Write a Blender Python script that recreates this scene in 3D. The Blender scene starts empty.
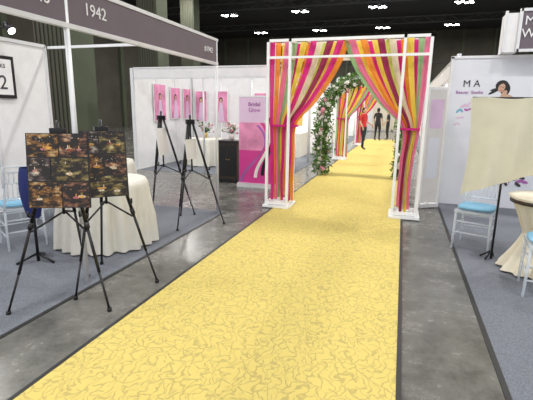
import bpy, bmesh, math, random
from mathutils import Vector, Matrix, Quaternion
random.seed(7)
sc = bpy.context.scene
try:
    sc.view_settings.view_transform = 'Standard'
except Exception: pass
H = 1.55
# ------------------------------------------------------------ materials
def mat(name, col, rough=0.6, metal=0.0, noise=None, bump=None, emit=None, estr=0, alpha=1.0, trans=0.0, translucent=0):
    m = bpy.data.materials.new(name); m.use_nodes = True
    nt = m.node_tree; b = nt.nodes['Principled BSDF']
    b.inputs['Base Color'].default_value = (*col, 1)
    b.inputs['Roughness'].default_value = rough
    b.inputs['Metallic'].default_value = metal
    b.inputs['Alpha'].default_value = alpha
    b.inputs['Transmission Weight'].default_value = trans
    if emit:
        b.inputs['Emission Color'].default_value = (*emit, 1)
        b.inputs['Emission Strength'].default_value = estr
    tc = nt.nodes.new('ShaderNodeTexCoord')
    s, amt = noise if noise else (6.0, 0.04)
    n = nt.nodes.new('ShaderNodeTexNoise'); n.inputs['Scale'].default_value = s; n.inputs['Detail'].default_value = 4
    nt.links.new(tc.outputs['Object'], n.inputs['Vector'])
    r = nt.nodes.new('ShaderNodeValToRGB')
    r.color_ramp.elements[0].position = .3; r.color_ramp.elements[1].position = .7
    r.color_ramp.elements[0].color = (*[c*(1-amt) for c in col], 1)
    r.color_ramp.elements[1].color = (*[min(1, c*(1+amt)) for c in col], 1)
    nt.links.new(n.outputs['Fac'], r.inputs['Fac']); nt.links.new(r.outputs['Color'], b.inputs['Base Color'])
    if bump:
        n2 = nt.nodes.new('ShaderNodeTexNoise'); n2.inputs['Scale'].default_value = bump[0]
        nt.links.new(tc.outputs['Object'], n2.inputs['Vector'])
        bp = nt.nodes.new('ShaderNodeBump'); bp.inputs['Strength'].default_value = bump[1]; bp.inputs['Distance'].default_value = 0.01
        nt.links.new(n2.outputs['Fac'], bp.inputs['Height']); nt.links.new(bp.outputs['Normal'], b.inputs['Normal'])
    if translucent:
        t = nt.nodes.new('ShaderNodeBsdfTranslucent'); mx = nt.nodes.new('ShaderNodeMixShader'); mx.inputs[0].default_value = translucent
        nt.links.new(r.outputs['Color'], t.inputs['Color'])
        out = nt.nodes['Material Output']
        nt.links.new(b.outputs[0], mx.inputs[1]); nt.links.new(t.outputs[0], mx.inputs[2]); nt.links.new(mx.outputs[0], out.inputs[0])
    return m

def carpet_mat():
    m = bpy.data.materials.new('yellow_pattern_carpet'); m.use_nodes = True
    nt = m.node_tree; N = nt.nodes; L = nt.links; b = N['Principled BSDF']; b.inputs['Roughness'].default_value = .9
    b.inputs['Specular IOR Level'].default_value = .15
    tc = N.new('ShaderNodeTexCoord')
    n = N.new('ShaderNodeTexNoise'); n.inputs['Scale'].default_value = 7; n.inputs['Detail'].default_value = 2
    L.new(tc.outputs['Object'], n.inputs['Vector'])
    sub = N.new('ShaderNodeVectorMath'); sub.operation = 'MULTIPLY_ADD'
    sub.inputs[1].default_value = (.24, .24, 0)
    L.new(n.outputs['Color'], sub.inputs[0]); L.new(tc.outputs['Object'], sub.inputs[2])
    def lines(scale, off, w):
        mp = N.new('ShaderNodeMapping'); mp.inputs['Location'].default_value = off; mp.inputs['Rotation'].default_value = (0, 0, off[0])
        mp.inputs['Scale'].default_value = (1.0, .5, 1)
        L.new(sub.outputs[0], mp.inputs[0])
        v = N.new('ShaderNodeTexVoronoi'); v.voronoi_dimensions = '2D'; v.feature = 'DISTANCE_TO_EDGE'; v.inputs['Scale'].default_value = scale
        L.new(mp.outputs[0], v.inputs['Vector'])
        r = N.new('ShaderNodeMapRange'); r.inputs[1].default_value = w*.25; r.inputs[2].default_value = w
        r.inputs[3].default_value = 1; r.inputs[4].default_value = 0
        L.new(v.outputs['Distance'], r.inputs[0]); return r.outputs[0]
    a = lines(20, (.3, 2, 0), .12); c = lines(17, (1.7, 5, 0), .11)
    n2 = N.new('ShaderNodeTexNoise'); n2.inputs['Scale'].default_value = 11
    L.new(tc.outputs['Object'], n2.inputs['Vector'])
    g = N.new('ShaderNodeMapRange'); g.inputs[1].default_value = .44; g.inputs[2].default_value = .52
    L.new(n2.outputs['Fac'], g.inputs[0])
    g2 = N.new('ShaderNodeMath'); g2.operation = 'SUBTRACT'; g2.inputs[0].default_value = 1; L.new(g.outputs[0], g2.inputs[1])
    m1 = N.new('ShaderNodeMath'); m1.operation = 'MULTIPLY'; L.new(a, m1.inputs[0]); L.new(g.outputs[0], m1.inputs[1])
    m2 = N.new('ShaderNodeMath'); m2.operation = 'MULTIPLY'; L.new(c, m2.inputs[0]); L.new(g2.outputs[0], m2.inputs[1])
    mx = N.new('ShaderNodeMath'); mx.operation = 'MAXIMUM'; L.new(m1.outputs[0], mx.inputs[0]); L.new(m2.outputs[0], mx.inputs[1])
    sc_ = N.new('ShaderNodeMath'); sc_.operation = 'MULTIPLY'; sc_.inputs[1].default_value = .52; L.new(mx.outputs[0], sc_.inputs[0])
    mix = N.new('ShaderNodeMix'); mix.data_type = 'RGBA'
    mix.inputs[6].default_value = (.66, .535, .165, 1); mix.inputs[7].default_value = (.32, .25, .11, 1)
    L.new(sc_.outputs[0], mix.inputs[0]); L.new(mix.outputs[2], b.inputs['Base Color'])
    inv = N.new('ShaderNodeMath'); inv.operation = 'SUBTRACT'; inv.inputs[0].default_value = 1; L.new(mx.outputs[0], inv.inputs[1])
    bp = N.new('ShaderNodeBump'); bp.inputs['Strength'].default_value = .35; bp.inputs['Distance'].default_value = .006
    L.new(inv.outputs[0], bp.inputs['Height']); L.new(bp.outputs['Normal'], b.inputs['Normal'])
    return m

def concrete_mat():
    m = bpy.data.materials.new('polished_concrete'); m.use_nodes = True
    nt = m.node_tree; N = nt.nodes; L = nt.links; b = N['Principled BSDF']
    tc = N.new('ShaderNodeTexCoord')
    n = N.new('ShaderNodeTexNoise'); n.inputs['Scale'].default_value = 2.6; n.inputs['Detail'].default_value = 12; n.inputs['Roughness'].default_value = .78
    L.new(tc.outputs['Object'], n.inputs['Vector'])
    r = N.new('ShaderNodeValToRGB'); e = r.color_ramp.elements
    e[0].position = .34; e[0].color = (.075, .075, .068, 1); e[1].position = .68; e[1].color = (.215, .21, .19, 1)
    L.new(n.outputs['Fac'], r.inputs[0]); L.new(r.outputs[0], b.inputs['Base Color'])
    r2 = N.new('ShaderNodeMapRange'); r2.inputs[1].default_value = .35; r2.inputs[2].default_value = .65; r2.inputs[3].default_value = .15; r2.inputs[4].default_value = .32
    L.new(n.outputs['Fac'], r2.inputs[0]); L.new(r2.outputs[0], b.inputs['Roughness'])
    return m

def collage_mat(name, seed, tint):
    m = bpy.data.materials.new(name); m.use_nodes = True
    nt = m.node_tree; N = nt.nodes; L = nt.links; b = N['Principled BSDF']; b.inputs['Roughness'].default_value = .35
    tc = N.new('ShaderNodeTexCoord')
    n = N.new('ShaderNodeTexNoise'); n.inputs['Scale'].default_value = 13; n.inputs['Detail'].default_value = 6; n.inputs['Roughness'].default_value = .6
    mp = N.new('ShaderNodeMapping'); mp.inputs['Location'].default_value = (seed, seed*2, 0); mp.inputs['Scale'].default_value = (1, 1, 2.0)
    L.new(tc.outputs['Object'], mp.inputs[0]); L.new(mp.outputs[0], n.inputs['Vector'])
    r = N.new('ShaderNodeValToRGB'); e = r.color_ramp.elements
    e[0].position = .48; e[0].color = (.010, .006, .005, 1); e[1].position = .74; e[1].color = tint[1]
    q = e.new(.57); q.color = tint[0]
    q = e.new(.65); q.color = tuple(c*.5 for c in tint[1][:3])+(1,)
    L.new(n.outputs['Fac'], r.inputs[0])
    L.new(r.outputs[0], b.inputs['Base Color'])
    return m

M = {}
M['white'] = mat('white_laminate', (.86, .87, .88), .45)
M['wall'] = mat('white_partition', (.85, .85, .86), .6)
M['alu'] = mat('aluminium_post', (.78, .79, .81), .35, .2)
M['fascia'] = mat('mauve_fascia', (.15, .12, .145), .5)
M['black'] = mat('black_metal', (.008, .008, .010), .35)
M['dark'] = mat('dark_wood', (.04, .025, .02), .4)
M['greycarpet'] = mat('grey_exhibition_carpet', (.17, .185, .215), .95, noise=(90, .25), bump=(300, .4))
M['tape'] = mat('black_edge_tape', (.02, .02, .02), .5)
M['hallwall'] = mat('dark_olive_wall', (.075, .070, .052), .8, noise=(.6, .2))
M['hallcol'] = mat('dark_green_column', (.085, .10, .062), .7, noise=(1.0, .2))
M['ceil'] = mat('dark_ceiling', (.025, .025, .028), .9)
M['truss'] = mat('ceiling_truss', (.07, .07, .075), .6)
M['cloth'] = mat('white_tablecloth', (.72, .70, .63), .85)
M['cream'] = mat('cream_cloth', (.66, .63, .48), .85, translucent=.15)
M['creamtbl'] = mat('cream_tablecloth', (.74, .68, .54), .85)
M['cushion'] = mat('light_blue_cushion', (.22, .47, .66), .8)
M['acrylic'] = mat('clear_acrylic', (.78, .84, .90), .12, alpha=.5)
M['print'] = mat('backdrop_print', (.74, .77, .84), .4, noise=(.8, .06))
M['purple'] = mat('purple_print', (.40, .13, .42), .4, noise=(2, .3))
M['lilac'] = mat('lilac_print', (.74, .55, .74), .4)
M['magenta'] = mat('magenta_print', (.68, .05, .30), .4)
M['pink'] = mat('pink_print', (.80, .28, .48), .4, noise=(3, .35))
M['skin'] = mat('skin_tone', (.62, .38, .27), .55)
M['hair'] = mat('black_hair', (.012, .01, .01), .4)
M['lamp'] = mat('lamp_glow', (1, 1, 1), .5, emit=(1, .98, .95), estr=16)
M['leafg'] = mat('leaf_green', (.12, .24, .05), .6, noise=(5, .4))
M['leafd'] = mat('leaf_dark_green', (.045, .12, .03), .6, noise=(5, .4))
M['fwhite'] = mat('white_petals', (.85, .82, .78), .6)
M['fpink'] = mat('pink_petals', (.75, .30, .40), .6)
M['exit'] = mat('exit_sign_glow', (.9, .95, .9), .5, emit=(.8, 1, .85), estr=.6)
M['blue'] = mat('royal_blue_fabric', (.012, .022, .14), .8)
M['brown'] = mat('dark_text', (.05, .04, .05), .5)
M['board'] = mat('white_foamboard', (.72, .71, .69), .6)
M['gold'] = mat('gold_trim', (.6, .42, .12), .35, .6)
M['ph_gold'] = mat('photo_ink_amber', (.65, .33, .06), .4, noise=(60, .4))
M['ph_cream'] = mat('photo_ink_cream', (.70, .60, .45), .4, noise=(60, .3))
M['ph_red'] = mat('photo_ink_brown', (.25, .06, .03), .4, noise=(60, .4))
M['ph_green'] = mat('photo_ink_olive', (.12, .16, .04), .4, noise=(60, .4))
M['ph_pink'] = mat('photo_ink_rose', (.50, .14, .16), .4, noise=(60, .4))
def rib(n, c): return mat('ribbon_'+n, c, .55, translucent=.35, alpha=.95)
STR = [rib('magenta', (.74, .02, .27)), rib('yellow', (.92, .74, .10)), rib('orange', (.92, .34, .04)), rib('cream', (.86, .80, .60)),
       rib('green', (.34, .60, .28)), rib('maroon', (.34, .02, .10)), rib('lime', (.68, .74, .18)), rib('pink', (.88, .20, .38))]
TINT = [((.26, .11, .02, 1), (.95, .70, .35, 1)), ((.16, .06, .03, 1), (.75, .50, .30, 1)), ((.10, .07, .07, 1), (.8, .72, .6, 1)), ((.14, .10, .025, 1), (.65, .55, .25, 1))]
COLLAGE = [collage_mat('collage_photo_%d' % i, i*3.7+.5, TINT[i]) for i in range(4)]

# ------------------------------------------------------------ mesh builder (list based)
SPH = {}
class MB:
    def __init__(s, name): s.name = name; s.V = []; s.F = []; s.I = []; s.S = []; s.mats = []
    def mi(s, m):
        if isinstance(m, str): m = M[m]
        if m not in s.mats: s.mats.append(m)
        return s.mats.index(m)
    def add(s, vs, fs, m, smooth):
        k = len(s.V); i = s.mi(m); s.V.extend(vs)
        for f in fs: s.F.append([a+k for a in f]); s.I.append(i); s.S.append(smooth)
    def box(s, c, size, m, rot=None):
        c = Vector(c); vs = []
        for x in (-.5, .5):
            for y in (-.5, .5):
                for z in (-.5, .5):
                    v = Vector((x*size[0], y*size[1], z*size[2]))
                    if rot is not None: v = rot.to_3x3() @ v
                    vs.append(tuple(v+c))
        s.add(vs, [(0, 1, 3, 2), (4, 6, 7, 5), (0, 4, 5, 1), (2, 3, 7, 6), (0, 2, 6, 4), (1, 5, 7, 3)], m, False)
    def b2(s, a, b, m):
        s.box([(a[i]+b[i])/2 for i in range(3)], [abs(b[i]-a[i]) for i in range(3)], m)
    def cyl(s, p, q, r, m, r2=None, seg=10, smooth=True):
        p = Vector(p); q = Vector(q); d = (q-p).normalized(); r2 = r if r2 is None else r2
        u = d.orthogonal().normalized(); w = d.cross(u); vs = []
        for i in range(seg):
            a = 2*math.pi*i/seg; o = u*math.cos(a)+w*math.sin(a); vs.append(tuple(p+o*r)); vs.append(tuple(q+o*r2))
        fs = [(2*i, 2*((i+1) % seg), 2*((i+1) % seg)+1, 2*i+1) for i in range(seg)]
        s.add(vs, fs, m, smooth)
        k = len(s.V)-2*seg; i_ = s.mi(m)
        s.F.append([k+2*i for i in reversed(range(seg))]); s.I.append(i_); s.S.append(False)
        s.F.append([k+2*i+1 for i in range(seg)]); s.I.append(i_); s.S.append(False)
    def sph(s, c, r, m, seg=14):
        if not hasattr(r, '__len__'): r = (r, r, r)
        if seg not in SPH:
            n = max(4, seg//2+1); vs = [(0, 0, -1)]; fs = []
            for j in range(1, n):
                t = -math.pi/2+math.pi*j/n
                for i in range(seg): a = 2*math.pi*i/seg; vs.append((math.cos(t)*math.cos(a), math.cos(t)*math.sin(a), math.sin(t)))
            vs.append((0, 0, 1)); top = len(vs)-1
            for i in range(seg):
                i2 = (i+1) % seg; fs.append((0, 1+i2, 1+i)); fs.append((top, 1+(n-2)*seg+i, 1+(n-2)*seg+i2))
                for j in range(n-2): a = 1+j*seg; fs.append((a+i, a+i2, a+seg+i2, a+seg+i))
            SPH[seg] = (vs, fs)
        vs, fs = SPH[seg]
        s.add([(c[0]+v[0]*r[0], c[1]+v[1]*r[1], c[2]+v[2]*r[2]) for v in vs], fs, m, True)
    def grid(s, fn, nu, nv, m, closed=False):
        n = nu if closed else nu+1; vs = [tuple(fn(a/nu, b/nv)) for a in range(n) for b in range(nv+1)]; k = nv+1
        fs = [(a*k+b, ((a+1) % n)*k+b, ((a+1) % n)*k+b+1, a*k+b+1) for a in range(nu) for b in range(nv)]
        s.add(vs, fs, m, True)
    def poly(s, pts, m): s.add([tuple(p) for p in pts], [tuple(range(len(pts)))], m, False)
    def path(s, pts, r, m, seg=8):
        for a, b in zip(pts, pts[1:]): s.cyl(a, b, r, m, seg=seg)
        for p in pts[1:-1]: s.sph(p, r, m, seg=8)
    def done(s, loc=(0, 0, 0), rz=0, parent=None):
        me = bpy.data.meshes.new(s.name); me.from_pydata(s.V, [], s.F)
        for m in s.mats: me.materials.append(m)
        me.polygons.foreach_set('material_index', s.I); me.polygons.foreach_set('use_smooth', s.S); me.update()
        o = bpy.data.objects.new(s.name, me); sc.collection.objects.link(o)
        o.location = loc; o.rotation_euler = (0, 0, rz); return o
def par(o, p):
    o.parent = p
    pm = Matrix.LocRotScale(p.location, p.rotation_euler, p.scale); o.matrix_parent_inverse = pm.inverted()
def text(name, body, size, loc, rot, m, parent, align='CENTER'):
    c = bpy.data.curves.new(name, 'FONT'); c.body = body; c.size = size; c.extrude = .002; c.align_x = align
    o = bpy.data.objects.new(name, c); sc.collection.objects.link(o); o.location = loc; o.rotation_euler = rot
    c.materials.append(M[m] if isinstance(m, str) else m); par(o, parent); return o
FX = (math.pi/2, 0, math.pi/2)   # faces +X
FY = (math.pi/2, 0, 0)           # faces -Y

# ------------------------------------------------------------ shell
b = MB('floor'); b.b2((-22, -4, -.1), (18, 49, 0), concrete_mat()); b.done()
b = MB('ceiling'); b.b2((-22, -1, 9.8), (18, 49, 10), 'ceil'); b.done()
b = MB('wall_back'); b.b2((-22, 48.5, 0), (18, 48.8, 9.8), 'hallwall')
for i in range(14): b.b2((-21+i*2.9, 48.3, 0), (-20.75+i*2.9, 48.5, 9.8), 'hallcol')
for z in (4.2, 6.6): b.b2((-22, 48.35, z), (18, 48.5, z+.12), 'truss')
b.done()
b = MB('wall_left'); b.b2((-22.2, -4, 0), (-22, 48.5, 9.8), 'hallwall')
for i in range(15): b.b2((-22, -2+i*3.5, 0), (-21.8, -1.6+i*3.5, 9.8), 'hallcol')
b.done()
b = MB('wall_right'); b.b2((18, -4, 0), (18.2, 48.5, 9.8), 'hallwall'); b.done()
for cx, cy in ((-8.25, 8.5), (-11.1, 17), (-14.5, 27)):
    b = MB('hall_column'); b.b2((cx-.5, cy, 0), (cx+.5, cy+.9, 9.8), 'hallcol')
    for i in range(8): b.b2((cx-.47+i*.125, cy-.04, 0), (cx-.42+i*.125, cy, 9.8), 'hallwall')
    b.done()
b = MB('ceiling_truss')
for y in range(8, 48, 8):
    for z in (9.0, 9.5): b.b2((-22, y, z), (18, y+.12, z+.1), 'truss')
    for x in range(-22, 18, 2): b.cyl((x, y+.06, 9.05), (x+1, y+.06, 9.55), .04, 'truss', seg=6); b.cyl((x+1, y+.06, 9.55), (x+2, y+.06, 9.05), .04, 'truss', seg=6)
b.done()

# carpets
b = MB('aisle_carpet'); x0, x1 = -1.90, .112
b.b2((x0+.03, -1, 0), (x1-.03, 24.5, .012), carpet_mat())
b.b2((x0, -1, 0), (x0+.03, 24.5, .013), 'tape'); b.b2((x1-.03, -1, 0), (x1, 24.5, .013), 'tape'); b.done()
def booth_carpet(x0, x1, y0, y1, side):
    b = MB('booth_carpet'); b.b2((x0, y0, 0), (x1, y1, .004), 'greycarpet')
    if side < 0: b.b2((x1, y0, 0), (x1+.035, y1, .005), 'tape')
    else: b.b2((x0-.035, y0, 0), (x0, y1, .005), 'tape')
    b.done()
booth_carpet(-5.55, -2.52, -1, 5.75, -1); booth_carpet(-6.35, -2.52, 9.1, 35.8, -1)
booth_carpet(.70, 6, -1, 7.65, 1); booth_carpet(.70, 4.55, 7.85, 35.8, 1)

# ------------------------------------------------------------ booth 1942
b = MB('exhibition_booth_wall')
for i in range(7): b.b2((-5.64, -.3+i*.99-.99, .0), (-5.60, -.3+i*.99-.04, 2.5), 'wall'); b.b2((-5.66, -.34+i*.99, 0), (-5.58, -.30+i*.99, 2.5), 'alu')
b.b2((-5.66, -1.3, 2.47), (-5.58, 5.62, 2.52), 'alu'); b.done()
b = MB('booth_fascia_frame')
for y in (-.1, 2.85, 5.68): b.cyl((-2.6, y, 0), (-2.6, y, 2.5), .022, 'alu', seg=8)
b.b2((-2.585, -1, 2.2), (-2.60, 5.68, 2.5), 'fascia')
for z in (2.18, 2.5): b.b2((-2.62, -1, z-.018), (-2.575, 5.70, z+.018), 'alu')
fr = b.done()
for y in (2.85, 5.66): b = MB('booth_crossbeam'); b.b2((-5.56, y-.02, 2.46), (-2.63, y+.02, 2.5), 'alu'); b.done()
text('number_1942', '1942', .14, (-2.58, 3.18, 2.30), FX, 'white', fr)
text('number_1943', '1943', .14, (-2.58, 2.55, 2.30), FX, 'white', fr)
text('number_end', '#1942', .10, (-2.58, 5.4, 2.31), FX, 'white', fr)
b = MB('framed_sign'); b.b2((-5.59, 4.38, 1.66), (-5.565, 4.98, 2.26), 'black'); b.b2((-5.57, 4.43, 1.71), (-5.56, 4.93, 2.21), 'white')
fs = b.done(); text('sign_digit', '2', .28, (-5.557, 4.77, 1.79), FX, 'brown', fs); text('sign_word', 'MARKS', .08, (-5.557, 4.70, 2.09), FX, 'brown', fs)
def arm_light(loc, d):
    b = MB('arm_spotlight'); x, y, z = loc
    b.cyl((x, y, z), (x+d*.3, y, z+.12), .012, 'black', seg=8); b.cyl((x+d*.27, y, z+.13), (x+d*.38, y, z+.03), .04, 'black', r2=.06)
    b.cyl((x+d*.38, y, z+.03), (x+d*.385, y, z+.025), .05, 'lamp'); b.done()
arm_light((-5.6, 4.7, 2.53), 1); arm_light((-5.6, 3.3, 2.53), 1)

# ------------------------------------------------------------ easels & boards
def easel(loc, rz, apex=1.36, s=.34):
    b = MB('display_easel')
    A = Vector((0, .03, apex))
    for sx in (-1, 1):
        f = Vector((sx*s, -.26, 0)); t = A+Vector((sx*.03, 0, 0)); mid = t.lerp(f, .5)
        b.cyl(t, mid, .015, 'black'); b.cyl(mid, t.lerp(f, .78), .012, 'black'); b.cyl(t.lerp(f, .78), f+Vector((0, 0, .02)), .009, 'black')
        b.cyl(f, f+Vector((0, 0, .03)), .018, 'black'); b.cyl(mid, mid+(f-t).normalized()*.05, .020, 'black')
        q = t.lerp(f, .45); b.cyl(q, q+Vector((0, -.09, 0)), .008, 'black'); b.cyl(q+Vector((0, -.09, 0)), q+Vector((0, -.09, .04)), .008, 'black')
    f = Vector((0, .45, 0)); b.cyl(A, A.lerp(f, .5), .015, 'black'); b.cyl(A.lerp(f, .5), f, .011, 'black'); b.cyl(f, f+Vector((0, 0, .03)), .018, 'black')
    b.box(A, (.11, .05, .06), 'black'); b.cyl((0, .03, apex-.1), (0, .03, apex+.09), .013, 'black')
    b.cyl((0, -.0, .72), (0, .03, apex), .011, 'black')
    l, r = A.lerp(Vector((-s, -.26, 0)), .55), A.lerp(Vector((s, -.26, 0)), .55)
    b.cyl(l, (0, .02, .74), .008, 'black'); b.cyl(r, (0, .02, .74), .008, 'black'); b.cyl((0, .02, .74), A.lerp(Vector((0, .45, 0)), .5), .008, 'black')
    return b.done(loc, rz)
def board(name, loc, rz, w, h, z0, kind, lean=.12, seed=0):
    b = MB(name); R = Matrix.Rotation(-lean, 4, 'X'); rd = random.Random(seed+2)
    def P(x, y, z): return R @ Vector((x, y, z))
    b.box(P(0, 0, h/2), (w, .012, h), 'black' if kind == 'c' else 'board', R)
    if kind == 'c':
        rows = [(.0, .36, (.55, .45)), (.36, .68, (.38, .62)), (.68, 1., (.52, .48))]
        if seed: rows = [(.0, .33, (1.0,)), (.33, .66, (.5, .5)), (.66, 1., (.4, .6))]
        k = seed
        for a, c, cols in rows:
            x = -w/2+.005
            for cw in cols:
                ww = cw*(w-.01); zc = (a+c)/2*h; hh = (c-a)*h-.010
                b.box(P(x+ww/2, -.008, zc), (ww-.009, .004, hh), COLLAGE[k % 4], R); k += 1
                def q(u, v, d): return P(x+ww*.5+u*(ww*.42), -.0105-d, zc+v*hh*.42)
                def ell(u, v, rx, rz_, d, m, n=12): b.poly([q(u, v, d)+R.to_3x3() @ Vector((rx*math.cos(t*6.283/n), 0, rz_*math.sin(t*6.283/n))) for t in range(n)], m)
                for j in range(rd.choice((2, 3, 4))):
                    u, v = rd.uniform(-.6, .6), rd.uniform(-.6, -.1); s_ = rd.uniform(.016, .030); mm = rd.choice(['ph_gold', 'ph_cream', 'ph_pink', 'ph_red', 'ph_cream'])
                    ell(u, v, s_, s_*.42, .001+.001*j, mm)
                    for t in range(6):
                        aa = t*1.05; b.poly([q(u, v, .0016+.001*j)+R.to_3x3() @ Vector((s_*.7*math.cos(aa)+.003*math.cos(g), 0, s_*.28*math.sin(aa)+.0018*math.sin(g))) for g in (0, 1.57, 3.14, 4.71)], rd.choice(['fwhite', 'ph_red', 'ph_gold']))
                    ell(u, v+.25, .004, .012, .002+.001*j, rd.choice(['ph_green', 'ph_cream', 'ph_gold']), 8)
                for _ in range(9):
                    u, v = rd.uniform(-.95, .95), rd.uniform(.35, .95); s_ = rd.uniform(.0015, .0045)
                    ell(u, v, s_, s_*.8, .001, rd.choice(['ph_gold', 'ph_cream', 'fwhite']), 6)
                x += ww
    return b.done((loc[0], loc[1], z0), rz)
easel((-2.50, 2.55, 0), math.radians(24), s=.37); board('photo_collage_board', (-2.42, 2.44), math.radians(24), .45, .56, .80, 'c')
easel((-2.43, 2.97, 0), math.radians(50)); board('photo_collage_board', (-2.36, 2.90), math.radians(44), .36, .56, .80, 'c', seed=3)
easel((-2.66, 5.0, 0), math.radians(52), 1.38); board('display_board', (-2.62, 4.94), math.radians(88), .26, .26, .90, 'w')
easel((-3.25, 5.25, 0), math.radians(58), 1.42); board('display_board', (-3.20, 5.2), math.radians(92), .28, .38, .90, 'w')

# ------------------------------------------------------------ tables
def cloth_table(name, loc, R, h, m, folds=14, flare=.10, seed=0):
    b = MB(name); rnd = random.Random(seed); ph = [rnd.uniform(0, 6.28) for _ in range(4)]
    def f(u, v):
        th = u*2*math.pi
        if v < .3: r = R*v/.3; return (r*math.cos(th), r*math.sin(th), h)
        t = (v-.3)/.7
        w = .5*math.sin(folds*th+ph[0])+.3*math.sin((folds//2)*th+ph[1])+.2*math.sin((folds+5)*th+ph[2])
        r = R+.008+t*flare+w*.07*min(1, t*1.8)
        return (r*math.cos(th), r*math.sin(th), h-.01-(h-.03)*t)
    b.grid(f, 120, 24, m, closed=True)
    b.cyl((0, 0, h-.03), (0, 0, h-.012), R-.01, 'dark', seg=40); b.cyl((0, 0, .01), (0, 0, h-.03), .04, 'black')
    b.cyl((0, 0, 0), (0, 0, .03), R*.6, 'black', seg=24)
    return b.done(loc)
cloth_table('round_banquet_table', (-3.20, 3.90, .004), .47, .75, 'cloth', 20, .06, seed=1)
cloth_table('round_banquet_table', (-4.15, 5.15, .004), .38, .78, 'cloth', 12, .06, seed=3)
b = MB('cocktail_table')
def f(u, v):
    th = u*2*math.pi
    if v < .2: r = .33*v/.2; return (r*math.cos(th), r*math.sin(th), .745)
    t = (v-.2)/.8; z = .74*(1-t)+.02
    prof = .34-.20*min(1, t/.5)**.8 if t < .5 else .14+.20*((t-.5)/.5)**1.3
    w = math.sin(13*th)*.035+math.sin(7*th+1)*.02
    r = prof+w*min(1, t*2); return (r*math.cos(th), r*math.sin(th), z)
b.grid(f, 110, 30, 'creamtbl', closed=True); b.cyl((0, 0, .0), (0, 0, .73), .03, 'black'); b.cyl((0, 0, .70), (0, 0, .735), .32, 'dark', seg=40)
b.cyl((0, 0, .0), (0, 0, .02), .24, 'black', seg=30)
b.grid(lambda u, v: ((.15+.012*math.cos(v*6.283))*math.cos(u*6.283), (.15+.012*math.cos(v*6.283))*math.sin(u*6.283), .385+.02*math.sin(v*6.283)), 30, 8, 'creamtbl', closed=True)
b.done((1.40, 4.58, .004))

# ------------------------------------------------------------ chiavari chairs
def chair(loc, rz):
    b = MB('chiavari_chair'); a = 'acrylic'
    for sx in (-1, 1):
        b.cyl((sx*.19, -.19, 0), (sx*.18, -.18, .44), .012, a, r2=.016)
        b.path([(sx*.19, .23, 0), (sx*.18, .19, .44), (sx*.17, .22, .7), (sx*.165, .27, .92)], .013, a)
        for z in (.15, .28): b.cyl((sx*.188, -.185, z), (sx*.185, .21, z), .009, a)
    for y, z in ((-.185, .2), (-.185, .33), (.21, .2), (.2, .33)): b.cyl((-.185, y, z), (.185, y, z), .009, a)
    b.box((0, 0, .445), (.40, .40, .03), a)
    for z, y in ((.56, .205), (.74, .228), (.92, .27), (.86, .255)): b.cyl((-.17, y, z), (.17, y, z), .011, a)
    for i in range(6):
        x = -.12+i*.048; b.cyl((x, .228, .74), (x, .255, .86), .007, a)
    for i in range(7):
        x = -.135+i*.045; b.cyl((x, .205, .56), (x, .228, .74), .007, a)
    def cu(u, v):
        th = u*2*math.pi; s = lambda q: math.copysign(abs(q)**.5, q)
        r = math.sin(min(v, 1)*math.pi)**.35 if 0 < v < 1 else 0
        return (.195*r*s(math.cos(th)), .195*r*s(math.sin(th)), .488+.025*math.cos(v*math.pi))
    b.grid(cu, 32, 12, 'cushion', closed=True)
    return b.done(loc, rz)
chair((.90, 5.2, .005), math.radians(-20)); chair((1.32, 4.02, .005), math.radians(-98))
chair((-4.05, 3.50, .005), math.radians(-120)); chair((-4.65, 4.35, .005), math.radians(-110)); chair((-5.0, 3.6, .005), math.radians(-80))
b = MB('blue_garment_bag')
b.grid(lambda u, v: (.12*math.cos(u*6.283)*(.6+.5*math.sin(v*2.6)), .07*math.sin(u*6.283)*(.6+.5*math.sin(v*2.6)), .46+.5*v), 24, 10, 'blue', closed=True)
b.cyl((0, 0, .0), (0, 0, 1.0), .015, 'black')
for a in (0, 2.1, 4.2): b.cyl((0, 0, .08), (.2*math.cos(a), .2*math.sin(a), .01), .012, 'black')
b.done((-3.44, 3.12, .005))

# ------------------------------------------------------------ striped drape arch
def strip(b, pts, wfun, yoff, m, n=22, rip=.012, ph=0):
    def cr(t):
        k = t*(len(pts)-1); i = min(int(k), len(pts)-2); f = k-i
        p = [pts[max(i-1, 0)], pts[i], pts[i+1], pts[min(i+2, len(pts)-1)]]
        return [.5*((2*p[1][j])+(-p[0][j]+p[2][j])*f+(2*p[0][j]-5*p[1][j]+4*p[2][j]-p[3][j])*f*f+(-p[0][j]+3*p[1][j]-3*p[2][j]+p[3][j])*f**3) for j in range(2)]
    def fn(u, v):
        x, z = cr(v); w = wfun(v)
        x2, z2 = cr(min(1, v+.01)); x0, z0 = cr(max(0, v-.01)); dx, dz = x2-x0, z2-z0; L = math.hypot(dx, dz) or 1
        nx, nz = (-dz/L, dx/L)
        if v < .02: nx, nz = 1, 0
        return (x+nx*w*(u-.5), yoff+rip*math.sin(u*9+v*7+ph), min(z+nz*w*(u-.5), pts[0][1]))
    b.grid(fn, 6, n, m)
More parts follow.
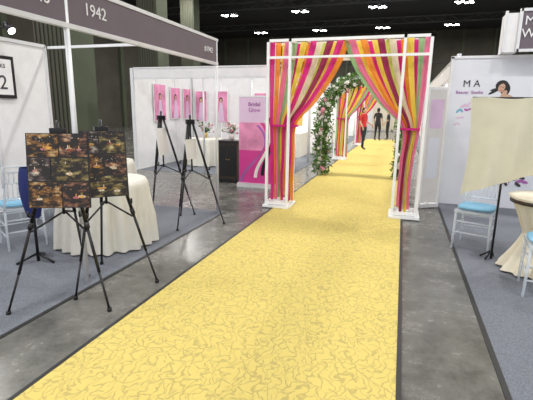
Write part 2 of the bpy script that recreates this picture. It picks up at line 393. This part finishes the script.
def drape_arch(y, W=2.30, cx=-.86, Ht=2.58, seed=0):
    rnd = random.Random(seed); b = MB('striped_drape_arch')
    D = .36; leg = .34; t = .04; z0 = .014
    for sx in (-1, 1):
        xo = cx+sx*W/2; xi = cx+sx*(W/2-leg)
        for x in (xo, xi):
            for yy in (y, y+D): b.box((x, yy, (Ht+z0)/2), (t, t, Ht-z0), 'white')
        for z in (.08, 2.32, Ht-.02):
            for x in (xo, xi): b.box((x, y+D/2, z), (t*.9, D, t*.9), 'white')
            for yy in (y, y+D): b.box(((xo+xi)/2, yy, z), (leg, t*.9, t*.9), 'white')
        b.b2((min(xo, xi)-.05, y-.06, z0), (max(xo, xi)+.05, y+D+.06, .05), 'white')
    for yy in (y, y+D): b.box((cx, yy, Ht-.02), (W+.04, t, t), 'white')
    b.box((cx, y, 2.32), (W+.04, t*.8, t*.8), 'white'); b.box((cx, y+D, 2.32), (W+.04, t, t), 'white')
    for k in range(1, 4): b.box((cx-W/2+W*k/4, y+D/2, Ht-.02), (t, D, t*.8), 'white')
    order = [0, 2, 1, 7, 4, 0, 1, 2, 0, 3, 6, 5, 1]
    for sx in (-1, 1):
        n = 15
        if sx < 0: k0, kw, b0, bw = cx-W/2+.05, .36, cx-W/2+.06, .32
        else: k0, kw, b0, bw = cx+W/2-.07, .22, cx+W/2-.13, .15
        for i in range(n):
            s = i/(n-1)
            xt = cx+sx*(W/2-.04)*(1-s)
            xk = k0-sx*kw*s; xb = b0-sx*bw*s+rnd.uniform(-.015, .015)
            z1 = 1.30+.04*s
            mid1 = (xt+(xk-xt)*(.28-.07*s), 2.54-(2.54-z1)*.33)
            mid2 = (xt+(xk-xt)*(.68-.08*s), 2.54-(2.54-z1)*.70)
            pts = [(xt, Ht-.03), mid1, mid2, (xk, z1), (xb, .85), (xb+rnd.uniform(-.02, .02), .45), (xb, .07+rnd.uniform(0, .12))]
            a_ = .098; e_ = .05 if sx < 0 else .042
            wf = lambda v, a=a_, e=e_: a+(e-a)*min(1, v/.5)
            strip(b, pts, wf, y+.06+.017*((i*5) % 13), STR[order[(i+(3 if sx > 0 else 0)+seed) % 13]], ph=i, n=36)
        b.box((k0-sx*kw*.5, y+.16, 1.31), (kw+.05, .24, .03), STR[0])
    return b.done()
drape_arch(6.28, seed=0); drape_arch(13.5, seed=4, cx=-.9); drape_arch(19.8, seed=8, cx=-.9)

# ------------------------------------------------------------ flower arch
b = MB('floral_garland_arch'); rnd = random.Random(3); fy = 10.1; fx = -.9; hw = .92
def arc(t):
    L1 = 1.35; L2 = math.pi*(hw+.93)/2; T = 2*L1+L2; d = t*T
    if d < L1: return Vector((fx-hw, fy, d))
    if d > L1+L2: return Vector((fx+hw, fy, T-d))
    a = (d-L1)/L2*math.pi; return Vector((fx-hw*math.cos(a), fy, 1.35+.93*math.sin(a)))
for dy in (-.15, .15):
    P = [arc(i/30)+Vector((0, dy, .013)) for i in range(31)]; b.path(P, .015, 'white', 8)
for i in range(0, 31, 3): p = arc(i/30); b.cyl(p+Vector((0, -.15, 0.03)), p+Vector((0, .15, 0.03)), .01, 'white', seg=6)
for i in range(7500):
    t = rnd.random(); c = arc(t); den = .17 if t < .55 else .13
    c = c+Vector((rnd.gauss(0, den*.55), rnd.gauss(0, .10)-.03, rnd.gauss(0, .07))); c.z = max(c.z, .09)
    q = Quaternion((rnd.gauss(0, 1), rnd.gauss(0, 1), rnd.gauss(0, 1), rnd.gauss(0, 1))).normalized()
    s = rnd.uniform(.035, .06)
    pts = [q @ Vector(v)+c for v in ((0, -s, 0), (s*.45, 0, s*.1), (0, s, 0), (-s*.45, 0, s*.1))]
    b.poly(pts, rnd.choice(['leafg', 'leafg', 'leafd', 'leafg']))
for i in range(210):
    t = rnd.random(); c = arc(t)+Vector((rnd.gauss(0, .08), rnd.gauss(-.12, .08), rnd.gauss(0, .06))); c.z = max(c.z, .08)
    r = rnd.uniform(.025, .045); m = rnd.choice(['fwhite', 'fwhite', 'fwhite', 'fwhite', 'fpink'])
    b.sph(c, (r*.6, r*.6, r*.5), m, 8)
    for k in range(5):
        a = k*1.2566; b.sph(c+Vector((math.cos(a)*r*.8, .01, math.sin(a)*r*.8)), (r*.55, r*.3, r*.55), m, 6)
b.done()

# ------------------------------------------------------------ left block 2
b = MB('exhibition_booth_wall')
for i in range(3): b.b2((-6.44, 9.1+i, 0), (-6.40, 10.06+i, 2.5), 'wall'); b.b2((-6.46, 10.06+i, 0), (-6.38, 10.1+i, 2.5), 'alu')
b.b2((-6.46, 9.06, 0), (-6.38, 9.1, 2.5), 'alu'); b.done()
b = MB('exhibition_booth_wall')
for i in range(3): b.b2((-6.37+i, 12.12, 0), (-5.44+i, 12.16, 2.5), 'wall'); b.b2((-5.44+i, 12.10, 0), (-5.40+i, 12.18, 2.5), 'alu')
b.done()
b = MB('booth_fascia_frame')
b.b2((-6.37, 9.08, 2.28), (-2.64, 9.12, 2.5), 'wall')
for z in (2.26, 2.5): b.b2((-6.37, 9.06, z-.015), (-2.57, 9.13, z+.015), 'alu')
for p in ((-2.6, 9.1), (-4.5, 9.1)): b.cyl((*p, 0), (*p, 2.5), .022, 'alu', seg=8)
b.done()
b = MB('booth_fascia_frame'); b.b2((-2.62, 9.15, 2.28), (-2.58, 12.06, 2.5), 'wall')
for z in (2.26, 2.5): b.b2((-2.63, 9.15, z-.015), (-2.57, 12.06, z+.015), 'alu')
b.cyl((-2.6, 12.05, 0), (-2.6, 12.05, 2.5), .022, 'alu', seg=8); b.done()
def wall_poster(x, y0, y1, z0, z1, k):
    b = MB('bridal_poster'); b.b2((x, y0, z0), (x+.02, y1, z1), 'white'); b.b2((x+.02, y0+.02, z0+.02), (x+.024, y1-.02, z1-.02), k)
    ym = (y0+y1)/2; zm = z0+(z1-z0)*.45
    b.sph((x+.026, ym, zm+.22), (.004, .07, .09), 'hair'); b.sph((x+.029, ym, zm+.2), (.004, .05, .065), 'skin')
    b.poly([(x+.028, ym-.14, z0+.03), (x+.028, ym+.14, z0+.03), (x+.028, ym+.05, zm+.13), (x+.028, ym-.05, zm+.13)], 'lilac')
    b.done()
wall_poster(-6.375, 9.9, 10.5, 1.2, 2.2, 'pink'); wall_poster(-6.375, 10.75, 11.3, 1.25, 2.15, 'pink'); wall_poster(-6.375, 11.5, 11.95, 1.25, 2.15, 'pink')
def face_poster(x0, x1, y, z0, z1, k):
    b = MB('bridal_poster'); b.b2((x0, y-.02, z0), (x1, y, z1), 'white'); b.b2((x0+.02, y-.024, z0+.02), (x1-.02, y-.02, z1-.02), k)
    xm = (x0+x1)/2; zm = (z0+z1)/2; b.sph((xm, y-.026, zm+.2), (.06, .004, .08), 'hair'); b.sph((xm, y-.03, zm+.18), (.045, .004, .06), 'skin')
    b.poly([(xm-.12, y-.028, z0+.03), (xm+.12, y-.028, z0+.03), (xm+.04, y-.028, zm+.12), (xm-.04, y-.028, zm+.12)], 'lilac'); b.done()
face_poster(-6.25, -5.85, 12.09, 1.15, 2.1, 'pink'); face_poster(-5.6, -5.15, 12.09, 1.15, 2.1, 'pink'); face_poster(-4.3, -3.9, 12.09, 1.15, 2.05, 'pink')
for y in (10.2, 11.2): arm_light((-6.4, y, 2.52), 1)
b = MB('dark_pedestal_cabinet'); b.b2((-.22, -.2, .08), (.22, .2, .86), 'dark'); b.b2((-.26, -.24, .86), (.26, .24, .90), 'black'); b.b2((-.24, -.22, .0), (.24, .22, .08), 'black')
b.b2((-.19, -.21, .14), (-.01, -.2, .8), 'black'); b.b2((.01, -.21, .14), (.19, -.2, .8), 'black')
for x in (-.03, .03): b.sph((x, -.22, .5), .012, 'gold', 8)
b.done((-3.5, 8.4, 0))
def flowers(loc, n, sp, zc, pot):
    b = MB('potted_flowers'); b.cyl((0, 0, 0), (0, 0, .14), .05, pot, r2=.07)
    for i in range(n):
        c = Vector((rnd.gauss(0, sp), rnd.gauss(0, sp), max(.16, zc+rnd.gauss(0, sp*.8))))
        b.cyl((0, 0, .12), c, .003, 'leafd', seg=4); b.sph(c, rnd.uniform(.018, .035), rnd.choice(['fwhite', 'leafg', 'fpink', 'fwhite']), 6)
    b.done(loc)
flowers((-3.5, 8.4, .901), 70, .07, .26, 'fwhite')
cloth_table('display_table', (-5.2, 10.6, .005), .45, .76, 'cloth', 14, .05, seed=9)
cloth_table('display_table', (-4.0, 10.9, .005), .4, .76, 'cloth', 14, .05, seed=11)
b = MB('gift_boxes')
for i, (x, y, z, s, k) in enumerate(((0, 0, .06, .12, 'gold'), (.17, .05, .05, .1, 'magenta'), (-.15, -.05, .04, .08, 'fwhite'), (0, 0, .17, .09, 'fpink'))):
    b.box((x, y, z), (s, s, s if i < 3 else .1), k); b.box((x, y, z), (s*1.02, s*.15, s*1.02 if i < 3 else .102), 'fwhite')
b.done((-4.0, 10.9, .768))
flowers((-5.2, 10.6, .768), 80, .09, .30, 'gold')
# roll-up banner
b = MB('rollup_banner'); w = .52
b.b2((-w, -.09, .0), (w, .09, .08), 'alu'); b.b2((-w+.02, -.012, .08), (w-.02, -.006, 1.80), 'pink'); b.b2((-w, -.02, 1.79), (w, .0, 1.82), 'alu'); b.cyl((0, .02, .08), (0, .0, 1.8), .012, 'alu')
b.b2((-w+.02, -.0125, .09), (w-.02, -.012, .75), 'magenta'); b.b2((-w+.02, -.0125, 1.3), (w-.02, -.012, 1.79), 'lilac')
for j in range(4):
    pts = []
    for k in range(19):
        t = k/18; z = .1+t*1.15+j*.05; pts.append((-w+.04+j*.15+.52*math.sin(t*2.2)**2*(1-.2*j), z))
    for (xa, za), (xb, zb) in zip(pts, pts[1:]):
        xa, xb = min(xa, w-.12), min(xb, w-.12)
        b.poly([(xa, -.014-.001*j, za), (xa+.07, -.014-.001*j, za), (xb+.07, -.014-.001*j, zb), (xb, -.014-.001*j, zb)], ('purple', 'magenta', 'fwhite', 'black')[j])
rb = b.done((-2.62, 7.9, 0)); text('banner_text', 'Bridal\nGlow', .11, (-2.8, 7.88, 1.62), FY, 'purple', rb)

# ------------------------------------------------------------ far booths both sides
def booth(xf, xb, y0, y1, name='exhibition_booth'):
    b = MB(name); s = 1 if xb > xf else -1
    b.b2((xb, y0, 0.005), (xb+s*.04, y1, 2.5), 'wall')
    b.b2((xf+s*.3, y1-.04, 0.005), (xb, y1, 2.5), 'wall')
    b.b2((xf-.02, y0, 2.2), (xf+.02, y1, 2.5), 'wall'); b.b2((xf-.03, y0, 2.48), (xf+.03, y1, 2.52), 'alu'); b.b2((xf-.03, y0, 2.17), (xf+.03, y1, 2.2), 'alu')
    for y in (y0, y1): b.cyl((xf, y, 0.005), (xf, y, 2.5), .022, 'alu', seg=8)
    b.b2((xf+s*.9, y1-.06, 1.0), (xf+s*1.5, y1-.04, 2.0), random.choice(['pink', 'lilac', 'gold', 'magenta']))
    b.b2((xf+s*1.9, y1-.06, 1.0), (xf+s*2.5, y1-.04, 2.0), random.choice(['pink', 'lilac', 'cushion']))
    b.b2((xf+s*.6, y0+1.2, .005), (xf+s*1.2, y0+2.4, .8), 'cloth')
    xm = xf+s*1.6; ym = y0+1.4; b.b2((xf, ym-.02, 2.5), (xb, ym+.02, 2.54), 'alu'); b.b2((xm-.3, ym-.06, 2.44), (xm+.3, ym+.06, 2.5), 'white')
    o = b.done()
    ld = bpy.data.lights.new('booth_tube', 'AREA'); ld.shape = 'RECTANGLE'; ld.size = .55; ld.size_y = .08; ld.energy = 60; ld.color = (1, .95, .86)
    lo = bpy.data.objects.new('booth_tube', ld); sc.collection.objects.link(lo); lo.location = (xm, ym, 2.43); par(lo, o)
for i in range(7): booth(-2.6, -6.4, 12.25+i*3.05, 15.2+i*3.05)
for i in range(8): booth(.82, 4.6, 7.95+i*3.05, 10.9+i*3.05)
b = MB('stage_backdrop'); b.b2((-5, 36, 0), (4, 36.1, 3.0), 'wall'); b.b2((-2.4, 35.95, .1), (.6, 36, 2.6), 'creamtbl'); b.b2((-3.6, 35.9, 2.6), (2.4, 36, 2.95), 'lilac'); b.done()
for x, y in ((-2.15, 15.5), (.35, 15.5)):
    b = MB('flower_pedestal'); b.cyl((0, 0, 0), (0, 0, .05), .16, 'white', seg=24); b.cyl((0, 0, .05), (0, 0, .9), .09, 'white', r2=.07, seg=24); b.cyl((0, 0, .9), (0, 0, .94), .14, 'white', seg=24)
    for i in range(90):
        c = Vector((rnd.gauss(0, .1), rnd.gauss(0, .1), 1.1+rnd.gauss(0, .09))); b.sph(c, rnd.uniform(.02, .045), rnd.choice(['fwhite', 'leafg', 'fpink', 'fwhite']), 6)
    b.done((x, y, 0))

# ------------------------------------------------------------ right backdrop wall
b = MB('printed_backdrop_wall'); yb = 7.7
b.b2((.70, yb, 0), (4.6, yb+.08, 2.42), 'print'); b.b2((.68, yb-.02, 0), (.72, yb+.1, 2.44), 'alu'); b.b2((.68, yb-.02, 2.41), (4.6, yb+.1, 2.45), 'alu')
def disc(cx, cz, rx, rz_, m, dy, rot=0, n=20):
    pts = [(cx+rx*math.cos(a)*math.cos(rot)-rz_*math.sin(a)*math.sin(rot), yb-dy, cz+rx*math.cos(a)*math.sin(rot)+rz_*math.sin(a)*math.cos(rot)) for a in [i*2*math.pi/n for i in range(n)]]
    b.poly(pts, m)
disc(1.47, 1.985, .095, .085, 'hair', .0041); disc(1.52, 1.93, .07, .10, 'hair', .0043); disc(1.37, 1.90, .10, .022, 'hair', .0042, .55); disc(1.39, 1.93, .09, .018, 'hair', .00425, .25)
disc(1.465, 1.95, .048, .068, 'skin', .006, -.3); disc(1.51, 1.86, .035, .06, 'skin', .005, -.5); disc(1.56, 1.80, .10, .05, 'skin', .0052, -.25); disc(1.45, 1.79, .12, .02, 'skin', .0054, .3)
disc(1.62, 1.74, .13, .06, 'lilac', .0056, -.3)
disc(1.485, 1.96, .010, .005, 'hair', .008); disc(1.45, 1.965, .010, .005, 'hair', .008); disc(1.46, 1.915, .014, .006, 'magenta', .008)
for (x, z, r, m, a) in ((.95, 1.66, .045, 'lilac', .5), (1.0, 1.60, .035, 'purple', -.4), (.88, 1.58, .04, 'cushion', .9), (1.04, 1.70, .03, 'lilac', 1.2), (.9, 1.47, .035, 'lilac', .2), (.86, 1.36, .03, 'lilac', .7)):
    disc(x-.02, z, r, r*.5, m, .004, a); disc(x+.03, z+.01, r, r*.45, m, .005, -a)
for i in range(60):
    x = 1.30+rnd.random()*1.2; z = .40+rnd.random()*.36*(min(1, (x-1.25)/.4)); disc(x, z, .06, .025, rnd.choice(['brown', 'purple', 'lilac', 'brown', 'print']), .004+i*.0001, rnd.uniform(0, 3))
bw = b.done()
text('backdrop_title', 'M A', .15, (1.02, yb-.006, 1.97), FY, 'brown', bw); text('backdrop_sub', 'Beauty  Studio', .07, (1.0, yb-.006, 1.86), FY, 'purple', bw)
b = MB('overhead_booth_sign'); b.b2((1.36, 7.45, 2.46), (1.56, 7.75, 3.02), 'wall'); b.b2((1.56, 7.42, 2.50), (3.2, 7.5, 3.04), 'fascia'); b.b2((1.35, 7.43, 2.46), (1.38, 7.5, 3.05), 'alu')
b.b2((1.54, 7.40, 2.46), (3.22, 7.44, 2.5), 'alu'); b.b2((1.54, 7.40, 3.03), (3.22, 7.44, 3.07), 'alu'); b.b2((1.53, 7.40, 2.46), (1.57, 7.44, 3.07), 'alu')
sg = b.done(); text('sign_text', 'M\nW', .18, (1.67, 7.40, 2.84), FY, 'white', sg)
b = MB('white_banner_stand')
b.b2((-.17, -.008, .10), (.17, .0, 1.92), 'board'); b.b2((-.17, -.06, .013), (.17, .06, .07), 'alu'); b.b2((-.18, -.014, 1.90), (.18, .008, 1.94), 'white')
for x in (-.17, .17): b.b2((x-.012, -.016, .07), (x+.012, .006, 1.92), 'white')
b.cyl((0, .03, .07), (0, .012, 1.9), .010, 'alu'); b.b2((-.12, -.010, 1.3), (.12, -.0085, 1.75), 'lilac'); b.b2((-.10, -.010, .5), (.10, -.0085, 1.15), 'print')
b.done((.50, 7.25, 0), math.radians(35))
# hanging cream cloth on stand
b = MB('draped_cloth_stand')
def cf(u, v):
    x = .64+u*.95; zt = 1.70+.008*math.sin(u*12); zb = .69+.34*u**.8
    z = zt+(zb-zt)*v; xx = x+.035*math.sin(v*3.1)*(1-u)
    return (xx, 4.76+.03*math.sin(u*9+v*2)*(.3+v)+.02*math.sin(u*23)*v-.015, z)
b.grid(cf, 50, 30, 'cream')
b.cyl((.66, 4.775, 1.70), (1.62, 4.775, 1.70), .012, 'black'); b.cyl((1.03, 4.83, .005), (1.03, 4.83, 1.70), .012, 'black')
for a in (1.2, 2.8, 4.0): b.cyl((1.03, 4.83, .10), (1.03+.11*math.cos(a), 4.83+.10*math.sin(a), .016), .010, 'black')
b.done()
b = MB('exit_sign'); b.b2((7.2, 48.1, 5.6), (8.6, 48.25, 6.3), 'exit'); b.b2((7.15, 48.2, 5.55), (8.65, 48.29, 6.35), 'black'); b.done()

# ------------------------------------------------------------ people
def person(name, loc, rz, top, bottom, h=1.68, armbend=0.0, step=0.0):
    V = []; E = []; Rr = []
    def v(p, r, parent=None):
        V.append(p); Rr.append(r if hasattr(r, '__len__') else (r, r))
        if parent is not None: E.append((parent, len(V)-1))
        return len(V)-1
    pel = v((0, 0, .94), (.135, .10)); wa = v((0, 0, 1.08), (.12, .09), pel); ch = v((0, .0, 1.27), (.15, .10), wa)
    nb = v((0, .01, 1.41), (.07, .06), ch); nk = v((0, 0, 1.49), .048, nb)
    for sx in (-1, 1):
        sh = v((sx*.165, .01, 1.375), .058, nb); el = v((sx*.225, .03, 1.12), .04, sh)
        b_ = armbend if sx > 0 else armbend*.4
        wr = v((sx*.235, -.04-.20*b_, .89+.16*b_), .026, el); pm = v((sx*.235, -.055-.26*b_, .83+.18*b_), (.018, .032), wr)
        for k, ln in enumerate((.060, .072, .068, .052)):
            yo = -.03+.02*k; a = v((sx*.237, V[pm][1]+yo, V[pm][2]-.035), .009, pm); c = v((sx*.232, V[pm][1]+yo, V[pm][2]-.035-ln*.5), .008, a); v((sx*.222, V[pm][1]+yo, V[pm][2]-.035-ln), .007, c)
        a = v((sx*.228, V[wr][1]-.035, V[wr][2]-.04), .010, wr); v((sx*.222, V[wr][1]-.055, V[wr][2]-.075), .008, a)
        st = step*sx
        hp = v((sx*.085, 0, .88), (.095, .10), pel); kn = v((sx*.095, -.02+st*.3, .50), .06, hp); an = v((sx*.095, .02+st*.6, .09), .04, kn); v((sx*.105, -.13+st*.6, .035), .032, an)
    me = bpy.data.meshes.new('sk'); me.from_pydata(V, E, []); o = bpy.data.objects.new('sk', me); sc.collection.objects.link(o)
    o.modifiers.new('s', 'SKIN')
    for i, r in enumerate(Rr): me.skin_vertices[0].data[i].radius = r
    me.skin_vertices[0].data[0].use_root = True
    sb = o.modifiers.new('sub', 'SUBSURF'); sb.levels = 2
    dg = bpy.context.evaluated_depsgraph_get(); em = bpy.data.meshes.new_from_object(o.evaluated_get(dg))
    bpy.data.objects.remove(o)
    b = MB(name); vs = [tuple(q.co) for q in em.vertices]; G = {}
    for p in em.polygons:
        c = p.center
        if c.z < .075: k = 'black'
        elif abs(c.x) > .18 and c.z < 1.16: k = 'skin'
        elif c.z > 1.45: k = 'skin'
        elif c.z < .92: k = bottom
        else: k = top
        G.setdefault(k, []).append(tuple(p.vertices))
    b.V.extend(vs)
    for k, fs in G.items():
        i = b.mi(k)
        for f in fs: b.F.append(f); b.I.append(i); b.S.append(True)
    b.sph((0, -.01, 1.575), (.073, .09, .105), 'skin', 20); b.sph((0, .015, 1.60), (.083, .092, .10), 'hair', 20); b.sph((0, .045, 1.555), (.075, .06, .09), 'hair', 16)
    b.sph((0, -.105, 1.56), (.012, .018, .02), 'skin', 8)
    for sx in (-1, 1): b.sph((sx*.028, -.090, 1.582), (.011, .007, .007), 'white', 8); b.sph((sx*.028, -.096, 1.582), (.005, .004, .005), 'black', 8); b.sph((sx*.076, 0, 1.565), (.010, .02, .03), 'skin', 8)
    b.sph((0, -.092, 1.525), (.022, .008, .006), 'magenta', 8)
    o = b.done(loc, rz); o.scale = (h/1.68,)*3; return o
red = mat('red_shirt', (.55, .02, .02), .7); navy = mat('dark_trousers', (.02, .02, .03), .8); blk = mat('black_dress', (.015, .015, .018), .7)
person('visitor_in_red', (-1.5, 17.6, .012), math.radians(60), red, navy, 1.68, .8, .15)
person('visitor_in_black', (-1.25, 23.3, .012), math.radians(160), blk, navy, 1.72, .3, .1)
person('visitor_in_black', (-.75, 24.0, .012), math.radians(-100), blk, blk, 1.62, .5, 0)

# ------------------------------------------------------------ lighting
for Y in (1.5, 9.5, 17.5, 25.5, 33.5, 41.5):
    for X in (-14.1, -8.2, -2.4, 3.4, 9.2):
        b = MB('ceiling_lamp_cluster'); b.box((0, 0, .16), (1.3, .6, .04), 'truss'); b.cyl((0, 0, .18), (0, 0, .75), .03, 'truss')
        for dx, dy in ((-.5, -.2), (-.15, -.2), (.5, .2), (.15, .22), (-.35, .2), (.4, -.2)):
            b.cyl((dx, dy, .02), (dx, dy, .14), .14, 'black', seg=12); b.cyl((dx, dy, .0), (dx, dy, .02), .13, 'lamp', seg=12)
        o = b.done((X, Y, 9.0))
        ld = bpy.data.lights.new('lamp_light', 'AREA'); ld.shape = 'DISK'; ld.size = .5; ld.energy = 255; ld.color = (1, .98, .94)
        lo = bpy.data.objects.new('lamp_light', ld); sc.collection.objects.link(lo); lo.location = (X, Y, 8.98); par(lo, o)
w = bpy.data.worlds.new('hall_ambient'); sc.world = w; w.use_nodes = True
w.node_tree.nodes['Background'].inputs[0].default_value = (.97, .975, 1, 1); w.node_tree.nodes['Background'].inputs[1].default_value = 1.15

# ------------------------------------------------------------ camera
Yc = Vector((.3073, .1974, -.9309)).normalized(); Zc = Vector((.015, .977, .212)); Zc = (Zc-Yc*Zc.dot(Yc)).normalized(); Xc = Yc.cross(Zc)
R = Matrix((Xc, Yc, Zc))
cd = bpy.data.cameras.new('camera'); cam = bpy.data.objects.new('camera', cd); sc.collection.objects.link(cam)
cam.matrix_world = Matrix.Translation((0, 0, H)) @ R.to_4x4()
cd.sensor_width = 36; cd.lens = 28.03; cd.clip_end = 200; sc.camera = cam
